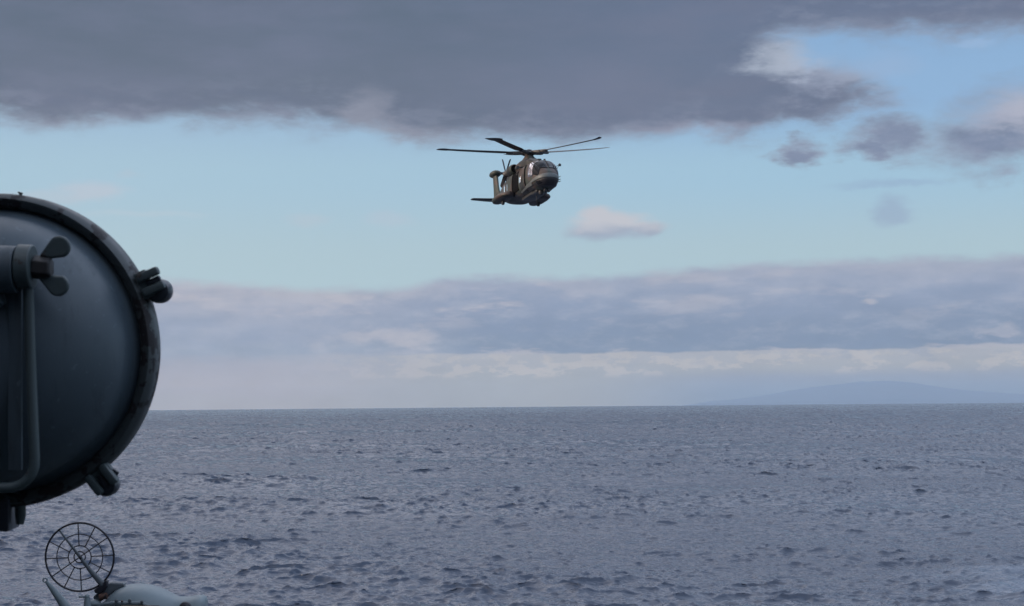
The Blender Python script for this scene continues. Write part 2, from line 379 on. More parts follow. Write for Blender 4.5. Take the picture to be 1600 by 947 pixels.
def make_sea():
    wd = R(-79)
    t1 = ocean_tile(197., 1024, 4.2, wd, .7, 7, .095, 1, 5)
    t4 = ocean_tile(523., 1024, 7, wd - .1, 6, 22, .13, 5, 5)
    t2 = ocean_tile(47., 1024, 5, wd + .2, .25, 2.2, .032, 2, 2)
    t3 = ocean_tile(1900., 1024, 13, wd - .5, 30, 160, .28, 3, 4)
    rr = [3.0]
    while rr[-1] < 42: rr.append(rr[-1] * 1.10)
    while rr[-1] < 88: rr.append(rr[-1] * 1.004)
    while rr[-1] < 13500: rr.append(rr[-1] * (1.0015 + .0012 * min(1, rr[-1] / 3000)))
    while rr[-1] < 84000: rr.append(rr[-1] * 1.06)
    rr = np.array(rr)
    w = R(34); w0 = R(19.2); tw = np.concatenate([np.linspace(-w, -w0, 110)[:-1], np.linspace(-w0, w0, 720), np.linspace(w0, w, 110)[1:]])
    rest = np.linspace(w, 2 * math.pi - w, 90)[1:-1]
    th = np.concatenate([tw, rest]); nt = len(th)
    TH, RR = np.meshgrid(th, rr)
    X = RR * np.sin(TH); Y = RR * np.cos(TH)
    dr = np.gradient(rr)[:, None] * np.ones_like(TH)
    inw = (np.abs(((TH + math.pi) % (2 * math.pi)) - math.pi) <= w + 1e-6)
    ramp_ = np.clip((RR - 30) / 18, 0, 1)
    f1 = np.where(inw, np.clip(9 / dr, .6, 1), np.clip(2.5 / (RR * .08), 0, 1)) * ramp_
    f2 = np.where(inw, np.clip(.75 / dr, 0, 1), 0) * ramp_
    f3 = np.clip(60 / dr, 0, 1) * ramp_ * np.where(inw, 1, np.clip(10 / (RR * .08), 0, 1))
    a = sample(t1, 197., X, Y); ca, sa = math.cos(.4), math.sin(.4)
    b = sample(t2, 47., X * ca - Y * sa, X * sa + Y * ca); c = sample(t3, 1900., X, Y); e4 = sample(t4, 523., X, Y)
    f4 = np.clip(14 / dr, 0, 1) * np.clip((RR - 120) / 500, .25, 1) * np.where(inw, 1, np.clip(5 / (RR * .08), 0, 1))
    gust = .75 + .5 * (0.5 + .5 * np.sin(X / 97 + 2 * np.sin(Y / 160)) * np.sin(Y / 71 + X / 140))
    gr = .65 + .7 * np.clip(.5 + c[0] / .28 * .35 + .25 * np.sin(X / 31 + Y / 57), 0, 1)
    f1 = f1 * gr * (1 + 1.1 * np.clip(RR / 1600, 0, 1))
    Z = e4[0] * f4 + a[0] * f1 + b[0] * f2 * gust + c[0] * f3 - RR ** 2 / (2 * EARTH)
    Xd = X - 1.35 * a[1] * f1 - 1.2 * b[1] * f2; Yd = Y - 1.35 * a[2] * f1 - 1.2 * b[2] * f2
    nr = len(rr)
    co = np.stack([Xd, Yd, Z], -1).reshape(-1, 3)
    co = np.vstack([co, [[0, 0, 0]]]).astype(np.float32)
    I = np.arange(nr - 1)[:, None] * nt; J = np.arange(nt)[None, :]; J1 = (J + 1) % nt
    q = np.stack([I + J, I + nt + J, I + nt + J1, I + J1], -1).reshape(-1, 4)[:, ::-1]
    tri = np.stack([np.full(nt, len(co) - 1), np.arange(nt), (np.arange(nt) + 1) % nt], -1)[:, ::-1]
    loops = np.concatenate([q.ravel(), tri.ravel()]).astype(np.int32)
    starts = np.concatenate([np.arange(len(q)) * 4, len(q) * 4 + np.arange(nt) * 3]).astype(np.int32)
    me = bpy.data.meshes.new('sea'); me.vertices.add(len(co)); me.vertices.foreach_set('co', co.ravel())
    me.loops.add(len(loops)); me.loops.foreach_set('vertex_index', loops)
    me.polygons.add(len(starts)); me.polygons.foreach_set('loop_start', starts)
    me.polygons.foreach_set('use_smooth', np.ones(len(starts), bool))
    me.update(calc_edges=True)
    # make sure the sheet faces up
    if me.polygons[10].normal.z < 0: me.flip_normals()
    o = bpy.data.objects.new('sea', me); COL.objects.link(o); o['kind'] = 'structure'
    lost = np.append(np.where(inw, np.clip(dr / 5, 0, 1), .9).ravel(), 0).astype(np.float32)
    at = me.attributes.new('ripple', 'FLOAT', 'POINT'); at.data.foreach_set('value', lost)
    mt, bs = new_mat('sea_water'); v = obj_coord()
    an = CUR[0].nodes.new('ShaderNodeAttribute'); an.attribute_name = 'ripple'; lost = E(an.outputs['Fac'])
    sp = CUR[0].nodes.new('ShaderNodeSeparateXYZ'); put(sp.inputs[0], v)
    wx, wy = E(sp.outputs[0]), E(sp.outputs[1])
    da = (wx - 37) * .09; db = (wy - 112) * .055
    slick = sm(1.0, .3, mth('SQRT', da * da + db * db) + (noise(v, .16, 5, .65) - .5) * 1.6)     # churned, paler water of the ship's wash
    put(bs.inputs['Base Color'], mix(slick * .6, (.050, .066, .100), (.13, .17, .23)))
    bs.inputs['IOR'].default_value = 1.33; bs.inputs['Specular IOR Level'].default_value = .5
    pm = CUR[0].nodes.new('ShaderNodeMapping'); pm.inputs['Scale'].default_value = (.5, 1, 1); put(pm.inputs[0], v); patch = noise(E(pm.outputs[0]), .011, 5, .6)
    put(bs.inputs['Roughness'], sm(.3, .7, patch) * .12 + .12 + lost * .06)
    mp = CUR[0].nodes.new('ShaderNodeMapping'); mp.inputs['Scale'].default_value = (.55, 1, 1); mp.inputs['Rotation'].default_value = (0, 0, .15); put(mp.inputs[0], v); va = E(mp.outputs[0])
    ridge = lambda q: 1 - mth('ABSOLUTE', q * 2 - 1)
    h = ridge(noise(va, .9, 4, .55)) * .45 + ridge(noise(offs(va, 5), 2.6, 3, .6)) * .12 + lost * ridge(noise(offs(va, 8), .28, 5, .6)) * 3.5
    n = CUR[0].nodes.new('ShaderNodeBump'); n.inputs['Distance'].default_value = .32
    put(n.inputs['Strength'], sm(.35, .65, patch) * .8 + .3 + lost * .3); put(n.inputs['Height'], h)
    CUR[0].links.new(n.outputs[0], bs.inputs['Normal'])
    me.materials.append(mt)
make_sea()

# ---------------------------------------------------------------- island far off, under the haze
def make_island():
    D0 = 80000.0
    prof = [(1074, 0), (1085, 3), (1110, 7), (1150, 10), (1190, 15), (1230, 22), (1270, 28), (1310, 32), (1345, 36), (1385, 37), (1420, 34), (1460, 27), (1510, 21), (1560, 17), (1610, 14), (1680, 9), (1750, 2), (1775, 0)]
    xs = np.array([p[0] for p in prof], float); hs = np.array([p[1] for p in prof], float)
    n1, n2 = 260, 60; vs = []
    hidden = (D0 - 12400) ** 2 / (2 * EARTH)
    for j in range(n2):
        t = j / (n2 - 1) * 2 - 1
        for i in range(n1):
            px = 1060 + (1790 - 1060) * i / (n1 - 1)
            d = aim(px, 632); az = math.atan2(d.x, d.y)
            h = np.interp(px, xs, hs) / F * D0
            cross = max(0, 1 - t * t) ** .8
            yy = D0 + t * 5000
            X = math.tan(az) * D0 * (1 + .0 * t)
            nz = mnoise.fractal(Vector((X / 1800, yy / 1800, 0)), 1.0, 2.1, 6)
            rid = 1 - abs(nz) * 1.2
            h = h * cross * (.90 + .1 * rid) + 12 * nz * cross
            h += hidden * 1.0 if h > 1 else 0
            vs.append((X, yy, -(X * X + yy * yy) / (2 * EARTH) + (h if cross > 0 and 0 < i < n1 - 1 else -5) ))
    fs = [(j * n1 + i, j * n1 + i + 1, (j + 1) * n1 + i + 1, (j + 1) * n1 + i) for j in range(n2 - 1) for i in range(n1 - 1)]
    mt, b = new_mat('island_slopes'); v = obj_coord()
    put(b.inputs['Base Color'], mix(sm(.4, .6, noise(v, .0009, 6, .6)), (.03, .05, .05), (.05, .06, .06)))
    b.inputs['Roughness'].default_value = .95
    o = MB().add(vs, fs).build('island', mt, None, smooth=60); o['kind'] = 'structure'
make_island()

def make_haze():
    mt = bpy.data.materials.new('haze_air'); mt.use_nodes = True; nt = mt.node_tree; nt.nodes.clear()
    pv = nt.nodes.new('ShaderNodeVolumePrincipled'); pv.inputs['Color'].default_value = (.47, .62, .80, 1)
    pv.inputs['Density'].default_value = HAZE_D; pv.inputs['Anisotropy'].default_value = .1
    out = nt.nodes.new('ShaderNodeOutputMaterial'); nt.links.new(pv.outputs[0], out.inputs['Volume'])
    o = MB().box((0, 0, (HAZE_TOP - 760) / 2), (2 * HAZE_R, 2 * HAZE_R, HAZE_TOP + 760)).build('haze', mt, None, smooth=0)
    o['kind'] = 'stuff'; o.display_type = 'WIRE'
    tag(o, 'thin pale sea haze veiling the far island and horizon', 'haze')
make_haze()

# ---------------------------------------------------------------- the ship that carries the camera
M_ship = paint('warship_grey', (.10, .12, .135), .55, (.12, .06, .04), .72, 3)
M_deck = paint('deck_paint', (.028, .036, .04), .8, (.03, .03, .03), .66, 4)
ship = empty('warship', (0, 0, 0)); tag(ship, 'grey warship under the viewer, its deck carrying the big lamp and the deck gun', 'ship')
hb = MB(); DK = 10.2
outline = [(-58, -5.5), (-50, -7.5), (30, -7.5), (48, -4), (62, 1.2), (48, 6.2), (30, 9.2), (-50, 9.2), (-58, 7.2)]
hb.prism([(x * .93, 1 + (y - 1) * .8) for x, y in outline], -3, -2.9)
vs = []; n = len(outline)
for k, zz in ((.8, -3), (.93, 3), (1, DK - .15)): vs += [(x * (.9 + .1 * k), 1 + (y - 1) * k, zz) for x, y in outline]
fs = [(r * n + i, r * n + (i + 1) % n, (r + 1) * n + (i + 1) % n, (r + 1) * n + i) for r in range(2) for i in range(n)]
hb = MB().add(vs, fs + [tuple(range(n))[::-1], tuple(range(2 * n, 3 * n))]); hb.build('hull', M_ship, ship, smooth=0)
MB().prism([(x * .998, 1 + (y - 1) * .998) for x, y in outline], DK - .146, DK).build('deck', M_deck, ship, smooth=0)
dh = MB(); dh.box((-13.2, 1.5, DK + 3.3), (20, 13, 6.6), bev=.06); dh.box((-15, .5, DK + 7.8), (12, 8, 2.38), bev=.06)  # unseen blocks, placed to keep the sun off lamp and gun
dh.box((2.2, -4.6, DK + 3.3), (10.6, 4.6, 6.6), bev=.06)  # unseen wall added behind the camera to cut skylight on the lamp
dh.build('shade_deckhouse', M_ship, ship, smooth=30)
for yy in (-2.5, .5, 3.5):
    MB().lathe([(.24, 0), (.24, .05), (.19, .05), (.19, .01)], 28, Matrix.Translation((-3.198, yy, DK + 1.7)) @ Matrix.Rotation(R(90), 4, 'Y')).build('porthole', paint('porthole_rim', (.12, .13, .13), .4), ship)

# ---------------------------------------------------------------- helicopter
def camo(name, c1, c2, c3, rough=.55):
    mt, b = new_mat(name); v = obj_coord()
    n1 = noise(offs(v, 2.3), .62, 3, .5, .6); n2 = noise(offs(v, 8.1), .7, 3, .5, .5); n3 = noise(v, 5, 6, .65); n4 = noise(v, 1.4, 4, .6)
    c = mix(sm(.49, .515, n1), c1, c2); c = mix(sm(.55, .575, n2), c, c3)
    c = mix(sm(.45, .8, n3) * .45, c, (.035, .033, .032)); c = mix(sm(.5, .8, n4) * .25, c, (.14, .12, .10))
    # panel joints
    sx = CUR[0].nodes.new('ShaderNodeSeparateXYZ'); put(sx.inputs[0], v)
    jx = sm(.035, .0, mth('ABSOLUTE', mth('PINGPONG', E(sx.outputs[0]), .55)))
    jz = sm(.03, .0, mth('ABSOLUTE', mth('PINGPONG', E(sx.outputs[2]) + .1, .42)))
    c = mix(mx(jx, jz) * .45, c, (.02, .02, .02))
    put(b.inputs['Base Color'], c); put(b.inputs['Roughness'], n3 * .25 + (rough - .12))
    put(b.inputs['Normal'], bump(n3 * .5 + n4, .3, .03))
    return mt
M_camo = camo('camouflage_paint', (.062, .043, .036), (.030, .040, .030), (.011, .013, .013))
M_blk = paint('rotor_black', (.018, .017, .020), .5, (.03, .03, .03), .8, 2, bscale=20)
M_dk = paint('dark_metal', (.035, .035, .036), .5, (.07, .05, .04), .66, 3, bscale=20)
M_lt = paint('pale_grey', (.115, .13, .13), .5, (.1, .1, .1), .66, 2.5, bscale=20)
M_hole = paint('opening_dark', (.008, .008, .009), .9, spec=.05, bscale=20)  # dark sheets and discs for openings; their inner shade is in this colour
mt, b = new_mat('tinted_glass'); v = obj_coord()
b.inputs['Base Color'].default_value = (.012, .013, .016, 1); b.inputs['Roughness'].default_value = .08
b.inputs['Specular IOR Level'].default_value = .16; M_glass = mt
mt, b = new_mat('mirror_like_pane'); v = obj_coord()
put(b.inputs['Base Color'], mix(sm(.4, .6, noise(v, 1.2, 2, .5)), (.84, .78, .78), (.9, .84, .84))); b.inputs['Metallic'].default_value = .9
b.inputs['Roughness'].default_value = .05; M_pane = mt

HD = 172.0
hub_px = aim(826.5, 239)
HUBZ = 5.0
heli = empty('transport_helicopter')
yaw = 17.0; pitch = 4.6; roll = 0.8
to_cam_az = math.atan2(-hub_px.y, -hub_px.x)                 # direction from the machine to the viewer
face = to_cam_az + R(yaw)
Mh = Matrix.Rotation(face, 4, 'Z') @ Matrix.Rotation(R(-pitch), 4, 'Y') @ Matrix.Rotation(R(-roll), 4, 'X')
hub_w = Vector((0, 0, EYE)) + hub_px * HD
Mh.translation = hub_w - Mh.to_3x3() @ Vector((0, 0, HUBZ))
heli.matrix_world = Mh
tag(heli, 'dark camouflaged helicopter with five main rotor blades hovering above the sea', 'helicopter')

# stations: x, half width, z bottom, z top, exponent
ST = [(6.92, .06, 1.1, 1.24, 2), (6.86, .34, .85, 1.52, 2), (6.7, .62, .62, 1.74, 2.1), (6.4, .88, .42, 1.98, 2.2), (6.0, 1.08, .26, 2.3, 2.3), (5.5, 1.24, .16, 2.75, 2.5), (5.0, 1.33, .14, 3.08, 2.6),
      (4.4, 1.40, .2, 3.27, 2.8), (3.4, 1.45, .34, 3.32, 3.0), (2, 1.48, .4, 3.32, 3.1), (0, 1.48, .42, 3.32, 3.1), (-2.5, 1.48, .45, 3.32, 3.1), (-4, 1.45, .52, 3.3, 3.0),
      (-5.2, 1.34, .75, 3.26, 2.8), (-6.4, 1.12, 1.1, 3.2, 2.6), (-7.6, .88, 1.5, 3.12, 2.4), (-9.0, .64, 1.85, 3.02, 2.2), (-10.4, .46, 2.05, 2.92, 2.1), (-11.9, .33, 2.2, 2.85, 2), (-12.6, .16, 2.35, 2.7, 2)]
SA = np.array(ST)[::-1]
def st(x):
    r = []
    for k in range(1, 5):
        i = int(np.clip(np.searchsorted(SA[:, 0], x) - 1, 0, len(SA) - 2))
        x0, x1 = SA[i, 0], SA[i + 1, 0]; t = min(1, max(0, (x - x0) / (x1 - x0)))
        p = SA[:, k]; d = lambda j: (p[min(j + 1, len(SA) - 1)] - p[max(j - 1, 0)]) / (SA[min(j + 1, len(SA) - 1), 0] - SA[max(j - 1, 0), 0])
        m0, m1 = d(i) * (x1 - x0), d(i + 1) * (x1 - x0)
        r.append((2 * t**3 - 3 * t**2 + 1) * p[i] + (t**3 - 2 * t**2 + t) * m0 + (-2 * t**3 + 3 * t**2) * p[i + 1] + (t**3 - t**2) * m1)
    return r
def hullpt(x, t, off=0.0):            # t in degrees: 0 = left side of the machine, 90 = top, 180 = its right side
    hw, z0, z1, n = st(x); hw += off; hh = (z1 - z0) / 2 + off; zc = (z0 + z1) / 2
    c, s_ = math.cos(R(t)), math.sin(R(t)); e = 2 / n
    return (x, hw * math.copysign(abs(c) ** e, c), zc + hh * math.copysign(abs(s_) ** e, s_))
def tz(x, z):
    hw, z0, z1, n = st(x); q = (z - (z0 + z1) / 2) / ((z1 - z0) / 2); q = max(-1, min(1, q))
    return math.degrees(math.asin(math.copysign(abs(q) ** (n / 2), q)))
def rings(fn, xs, nseg):
    vs, fs = [], []
    for x in xs:
        for k in range(nseg): vs.append(fn(x, 360 * k / nseg))
    for i in range(len(xs) - 1):
        for k in range(nseg):
            a, b2 = i * nseg + k, i * nseg + (k + 1) % nseg; fs.append((a, b2, b2 + nseg, a + nseg))
    fs.append(tuple(range(nseg))[::-1]); fs.append(tuple(range((len(xs) - 1) * nseg, len(xs) * nseg)))
    return vs, fs
xs = list(np.concatenate([np.linspace(6.92, 5.0, 26), np.linspace(4.8, -12.6, 60)]))
MB().add(*rings(hullpt, xs, 64)).build('fuselage', M_camo, heli, smooth=50)

def patch(name, corners, mat, off=.02, n=10, side=1, par=None, thick=.025, byz=True):
    """curved panel over the fuselage; corners (x, z or angle): low rear, low front, top front, top rear"""
    vs, fs = [], []
    P = [(x, tz(x, z) if byz else z) for x, z in corners]
    for j in range(n + 1):
        for i in range(n + 1):
            a, b_ = i / n, j / n
            x = (P[0][0] * (1 - a) + P[1][0] * a) * (1 - b_) + (P[3][0] * (1 - a) + P[2][0] * a) * b_
            t = (P[0][1] * (1 - a) + P[1][1] * a) * (1 - b_) + (P[3][1] * (1 - a) + P[2][1] * a) * b_
            if side < 0: t = 180 - t
            vs.append(hullpt(x, t, off))
    fs = [(j * (n + 1) + i, j * (n + 1) + i + 1, (j + 1) * (n + 1) + i + 1, (j + 1) * (n + 1) + i) for j in range(n) for i in range(n)]
    return MB().add(vs, fs).build(name, mat, par or heli, smooth=50, solid=thick)
# glazing of the flight deck
for s_ in (1, -1):
    patch('windscreen', [(4.95, 50), (6.02, 46), (6.3, 87.5), (5.0, 87.5)], M_glass, .03, side=s_, byz=False)
    patch('windscreen', [(5.15, 1), (6.3, 4), (6.1, 44), (5.0, 48)], M_glass, .03, side=s_, byz=False)
    patch('chin_window', [(5.75, .5), (6.4, .62), (6.3, .85), (5.7, .9)], M_glass, .02, side=s_)
for s_ in (1, -1):
    w_ = patch('cockpit_window', [(4.25, 1.55), (4.80, 1.5), (4.78, 2.85), (4.35, 2.95)], M_pane, .035, side=s_)
    patch('cockpit_window', [(4.88, 1.5), (5.25, 1.45), (5.02, 2.7), (4.86, 2.8)], M_glass if s_ > 0 else M_pane, .035, side=s_)
# cabin: forward door with window, dark sliding-door opening, rear windows
for s_ in (1, -1):
    d_ = patch('crew_door', [(1.35, .72), (3.0, .72), (3.0, 2.9), (1.35, 2.9)], M_camo, .04, side=s_, thick=.04)
    patch('window', [(1.65, 1.5), (2.2, 1.5), (2.2, 2.05), (1.65, 2.05)], M_pane, .11, side=s_, par=d_)
    patch('door_seal', [(3.05, .7), (3.3, .7), (3.3, 2.95), (3.05, 2.95)], M_hole, .03, side=s_)
    for x0 in (-2.9, -4.1):
        patch('cabin_window', [(x0, 1.6), (x0 + .5, 1.6), (x0 + .5, 2.35), (x0, 2.35)], M_pane, .05, side=s_)
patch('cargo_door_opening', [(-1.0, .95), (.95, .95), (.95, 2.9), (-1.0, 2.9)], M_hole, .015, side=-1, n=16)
patch('cargo_door', [(-2.6, .75), (-1.1, .75), (-1.1, 2.95), (-2.6, 2.95)], M_camo, .07, side=-1, thick=.06)
patch('cargo_door', [(-1.4, .75), (1.0, .75), (1.0, 2.95), (-1.4, 2.95)], M_camo, .05, side=1, thick=.05)
# paler band running round the nose and back along the chine
vs = []; nn = 40
for i in range(nn + 1):
    a = i / nn
    for sgn in (0, 1):
        vs.append((0, 0, 0))
def lip():
    vs, fs = [], []; N = 60
    for i in range(N + 1):
        u = -1 + 2 * i / N                     # -1 right side ... 1 left side, 0 = nose
        x = 6.78 - 2.6 * abs(u) ** 2.1
        zc = 1.72 - .78 * abs(u) ** 1.6
        hgt = .30 * (1 - abs(u) ** 3 * .65)
        for k in range(4):
            z = zc - hgt / 2 + hgt * k / 3
            hw, z0, z1, n_ = st(x)
            t = tz(x, z)
            p = hullpt(x, t if u > 0 else 180 - t, .035)
            vs.append(p)
    for i in range(N):
        for k in range(3): fs.append((i * 4 + k, i * 4 + k + 1, i * 4 + k + 5, i * 4 + k + 4))
    return vs, fs
def front_x(y, z):                     # x of the hull surface for a given y,z near the nose
    lo, hi = 3.0, 6.9
    for _ in range(30):
        mdl = (lo + hi) / 2; hw, z0, z1, n_ = st(mdl)
        inside = (abs(y) / hw) ** n_ + (abs(z - (z0 + z1) / 2) / ((z1 - z0) / 2)) ** n_ < 1
        if inside: lo = mdl
        else: hi = mdl
    return lo
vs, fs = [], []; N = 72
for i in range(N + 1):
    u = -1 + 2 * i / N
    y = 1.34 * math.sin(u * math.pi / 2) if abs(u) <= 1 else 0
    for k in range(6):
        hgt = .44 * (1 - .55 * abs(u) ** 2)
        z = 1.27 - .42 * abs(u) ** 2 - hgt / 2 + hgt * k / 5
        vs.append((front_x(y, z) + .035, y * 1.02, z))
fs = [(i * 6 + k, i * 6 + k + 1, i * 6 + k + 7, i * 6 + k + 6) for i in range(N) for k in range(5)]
MB().add(vs, fs).build('nose_band', M_lt, heli, smooth=60, solid=.03)  # paler grey band laid over the hull round the nose
for s_ in (1, -1):
    patch('chine_strake', [(1.2, .62), (4.9, .66), (4.9, .88), (1.2, .74)], M_lt, .05, side=s_, thick=.05)
# dark radome under the nose
vs, fs = [], []
for i in range(41):
    a = i / 40 * 2 - 1
    y = 1.2 * math.sin(a * math.pi / 2)
    for k in range(9):
        z0_ = .32 + .25 * abs(a) ** 3; z = z0_ + (1.04 - .36 * abs(a) ** 2 - z0_) * k / 8
        vs.append((front_x(y, z) + .02, y, z))
fs = [(i * 9 + k, i * 9 + k + 1, i * 9 + k + 10, i * 9 + k + 9) for i in range(40) for k in range(8)]
MB().add(vs, fs).build('radome', M_blk, heli, smooth=60, solid=.02)

# engine deck
EA = np.array([(-6.4, .35, 2.9, 3.25), (-5.4, .8, 2.9, 3.65), (-4.0, 1.04, 2.9, 3.98), (-2, 1.14, 2.9, 4.2), (0, 1.12, 2.9, 4.3), (1.2, 1.0, 2.9, 4.2), (2.3, .86, 2.9, 3.9), (3.1, .62, 3.0, 3.6), (3.6, .35, 3.05, 3.36)])
def cowl(x, t):
    hw, z0, z1 = [np.interp(x, EA[:, 0], EA[:, k]) for k in (1, 2, 3)]
    c, s2 = math.cos(R(t)), math.sin(R(t)); e = 2 / 2.7
    return (x, hw * math.copysign(abs(c) ** e, c), (z0 + z1) / 2 + (z1 - z0) / 2 * math.copysign(abs(s2) ** e, s2))
MB().add(*rings(cowl, list(np.linspace(3.6, -6.4, 40)), 40)).build('engine_cowling', M_camo, heli, smooth=60)
# mast fairing, broad below, narrow at the hub
mf = MB()
vs, fs = [], []
for (z, rx, ry, ox) in ((3.85, 1.5, .78, -.1), (4.3, 1.15, .66, -.05), (4.5, .75, .52, 0), (4.7, .5, .42, 0), (4.86, .40, .38, 0)):
    for k in range(32):
        a = 2 * math.pi * k / 32; vs.append((ox + rx * math.cos(a), ry * math.sin(a), z))
fs = [(i * 32 + k, i * 32 + (k + 1) % 32, (i + 1) * 32 + (k + 1) % 32, (i + 1) * 32 + k) for i in range(4) for k in range(32)] + [tuple(range(128, 160))]
mf.add(vs, fs).build('mast_fairing', M_camo, heli, smooth=60)
# engine nacelles with round intakes in front and stub exhausts behind
for s_ in (1, -1):
    Mx = Matrix.Translation((-1.5, s_ * 1.14, 3.6)) @ Matrix.Rotation(R(-90), 4, 'Y')
    na = MB().lathe([(.32, -.06), (.44, -.06), (.50, .08), (.54, .4), (.52, 1.0), (.46, 1.5), (.36, 1.9)], 32, Matrix.Translation((.2, 0, 0)) @ Mx).build('engine_nacelle', M_camo, heli, smooth=50)
    MB().lathe([(.30, -.075), (.36, -.075), (.40, -.03)], 28, Matrix.Translation((.22, 0, 0)) @ Mx).build('air_intake', M_hole, na)
    ex = Vector((-2.95, s_ * 1.22, 3.55))
    MB().tube([ex, ex + Vector((-.3, s_ * .1, .0)), ex + Vector((-.62, s_ * .3, -.08))], [.36, .35, .33], 22).build('exhaust', M_dk, heli)
# hoist above the open door
ho = MB().tube([(1.15, -1.0, 3.22), (1.15, -1.75, 3.2)], .07, 12); ho.tube([(1.4, -1.6, 3.15), (.85, -1.6, 3.15)], .17, 18)
ho.tube([(1.1, -1.62, 3.0), (1.1, -1.62, 2.5)], .02, 6).ball((1.1, -1.62, 2.45), .06)
ho.build('rescue_hoist', M_dk, heli)
# sponsons with wheels
for s_ in (1, -1):
    vs, fs = [], []
    SP = [(-.6, .12, .3, .52, .7), (-.85, .5, .42, .44, .76), (-1.4, .72, .5, .46, .8), (-2.6, .82, .56, .48, .84), (-3.9, .8, .56, .48, .84), (-4.7, .68, .5, .46, .86), (-5.3, .42, .34, .42, .86), (-5.5, .12, .12, .4, .86)]
    for (x, hw, hh, zc, dy) in [(a, b1, c1 * .56, d1 + .46, e1) for a, b1, c1, d1, e1 in SP]:
        for k in range(28):
            t = 2 * math.pi * k / 28; c, s3 = math.cos(t), math.sin(t)
            vs.append((x, s_ * (1.1 + dy + hw * math.copysign(abs(c) ** .8, c)), zc + hh * math.copysign(abs(s3) ** .8, s3)))
    fs = [(i * 28 + k, i * 28 + (k + 1) % 28, (i + 1) * 28 + (k + 1) % 28, (i + 1) * 28 + k) for i in range(len(SP) - 1) for k in range(28)] + [tuple(range(28)), tuple(range(7 * 28, 8 * 28))]
    sp = MB().add(vs, fs).build('sponson', M_camo, heli, smooth=60)
    MB().tube([(-3.2, s_ * 1.75, .5), (-3.2, s_ * 2.0, .5)], .26, 24).build('wheel', M_dk, sp, bevel=.04)
# under-nose gear: searchlight turret, sensor ball, twin nose wheel doors
MB().lathe([(.14, .3), (.24, .25), (.30, .05), (.30, -.12), (.22, -.28), (.08, -.34)], 28, Matrix.Translation((4.5, -.2, .12))).build('sensor_turret', M_dk, heli)
MB().box((1.6, 0, .34), (4.4, 1.4, .34), bev=.14).build('belly_fairing', M_dk, heli)
MB().tube([(2.9, -.55, .22), (4.4, -.55, .2)], [.18, .18], 20).ball((4.4, -.55, .2), .18).build('landing_light', M_dk, heli)
MB().tube([(2.6, -.1, .2), (2.62, -.1, -.5)], [.03, .015], 8).build('blade_aerial', M_dk, heli)
for y_ in (-.16, .16):
    MB().tube([(5.5, y_ - .07, .1), (5.5, y_ + .07, .1)], .2, 22).build('nose_wheel', M_dk, heli, bevel=.03)
# mirror on an arm beside the left of the nose, probes
mi = MB().tube([(4.8, 1.2, 2.6), (5.0, 1.5, 2.72)], .026, 8).tube([(4.9, 1.25, 2.2), (5.0, 1.5, 2.7)], .02, 8).ball((5.02, 1.58, 2.74), .15, sc=(.6, 1, 1))
mi.build('mirror', M_dk, heli)
for z_ in (1.0, 1.28, .8):
    MB().tube([(6.1, .85, z_), (6.3, 1.12, z_ - .02), (6.5, 1.14, z_)], .03, 8).build('probe', M_dk, heli)
MB().tube([(4.0, .35, 3.2), (4.0, .35, 3.5)], [.16, .1], 14).build('beacon', M_dk, heli)
MB().box((4.3, -.3, 3.3), (.5, .34, .2), bev=.05).build('wire_cutter', M_dk, heli)
for x_ in (-6.8, -8.2, -9.6):
    MB().box((x_, 0, st(x_)[2] + .14), (.28, .03, .32), bev=.01).build('aerial', M_dk, heli)

# tail: pylon, gearbox fairing, single stabiliser on the machine's right side, tail rotor on its left
def fin_sec(z, xf, xr, hw):
    ring = []
    for k in range(24):
        a = 2 * math.pi * k / 24; c, s3 = math.cos(a), math.sin(a)
        ring.append(((xf + xr) / 2 + (xf - xr) / 2 * c, hw * math.copysign(abs(s3) ** 1.2, s3), z))
    return ring
secs = [(2.3, -10.0, -12.6, .30), (3.0, -10.8, -12.8, .28), (4.0, -11.4, -12.9, .24), (5.0, -11.7, -13.0, .24), (5.35, -11.8, -13.0, .28)]
vs = []; fs = []
for q in secs: vs += fin_sec(*q)
fs = [(i * 24 + k, i * 24 + (k + 1) % 24, (i + 1) * 24 + (k + 1) % 24, (i + 1) * 24 + k) for i in range(len(secs) - 1) for k in range(24)] + [tuple(range(24)), tuple(range(96, 120))]
MB().add(vs, fs).build('tail_fin', M_camo, heli, smooth=60)
MB().lathe([(.12, .9), (.38, .75), (.56, .3), (.58, -.3), (.46, -.9), (.2, -1.3)], 28, Matrix.Translation((-12.35, 0, 5.5)) @ Matrix.Rotation(R(90), 4, 'Y') @ Matrix.Diagonal((.62, 1, 1, 1))).build('gearbox_fairing', M_camo, heli, smooth=50)
stb = MB(); vs = []
for (y, c0, c1, th, dz) in ((-.1, -9.9, -11.8, .12, 0), (-1.5, -10.2, -11.75, .09, .02), (-2.9, -10.5, -11.6, .06, .06), (-3.1, -10.7, -11.4, .03, .07)):
    for k in range(20):
        a = 2 * math.pi * k / 20; vs.append(((c0 + c1) / 2 + (c0 - c1) / 2 * math.cos(a), y, 2.3 + dz + th * math.sin(a) * (1 + .4 * math.cos(a))))
fs = [(i * 20 + k, i * 20 + (k + 1) % 20, (i + 1) * 20 + (k + 1) % 20, (i + 1) * 20 + k) for i in range(3) for k in range(20)] + [tuple(range(20)), tuple(range(60, 80))]
stb.add(vs, fs).build('stabiliser', M_dk, heli, smooth=60)
tr = empty('tail_rotor', (-12.35, 1.05, 5.6)); tr.parent = heli
MB().tube([(0, -.6, 0), (0, .14, 0)], [.16, .12], 16).build('hub', M_dk, tr)
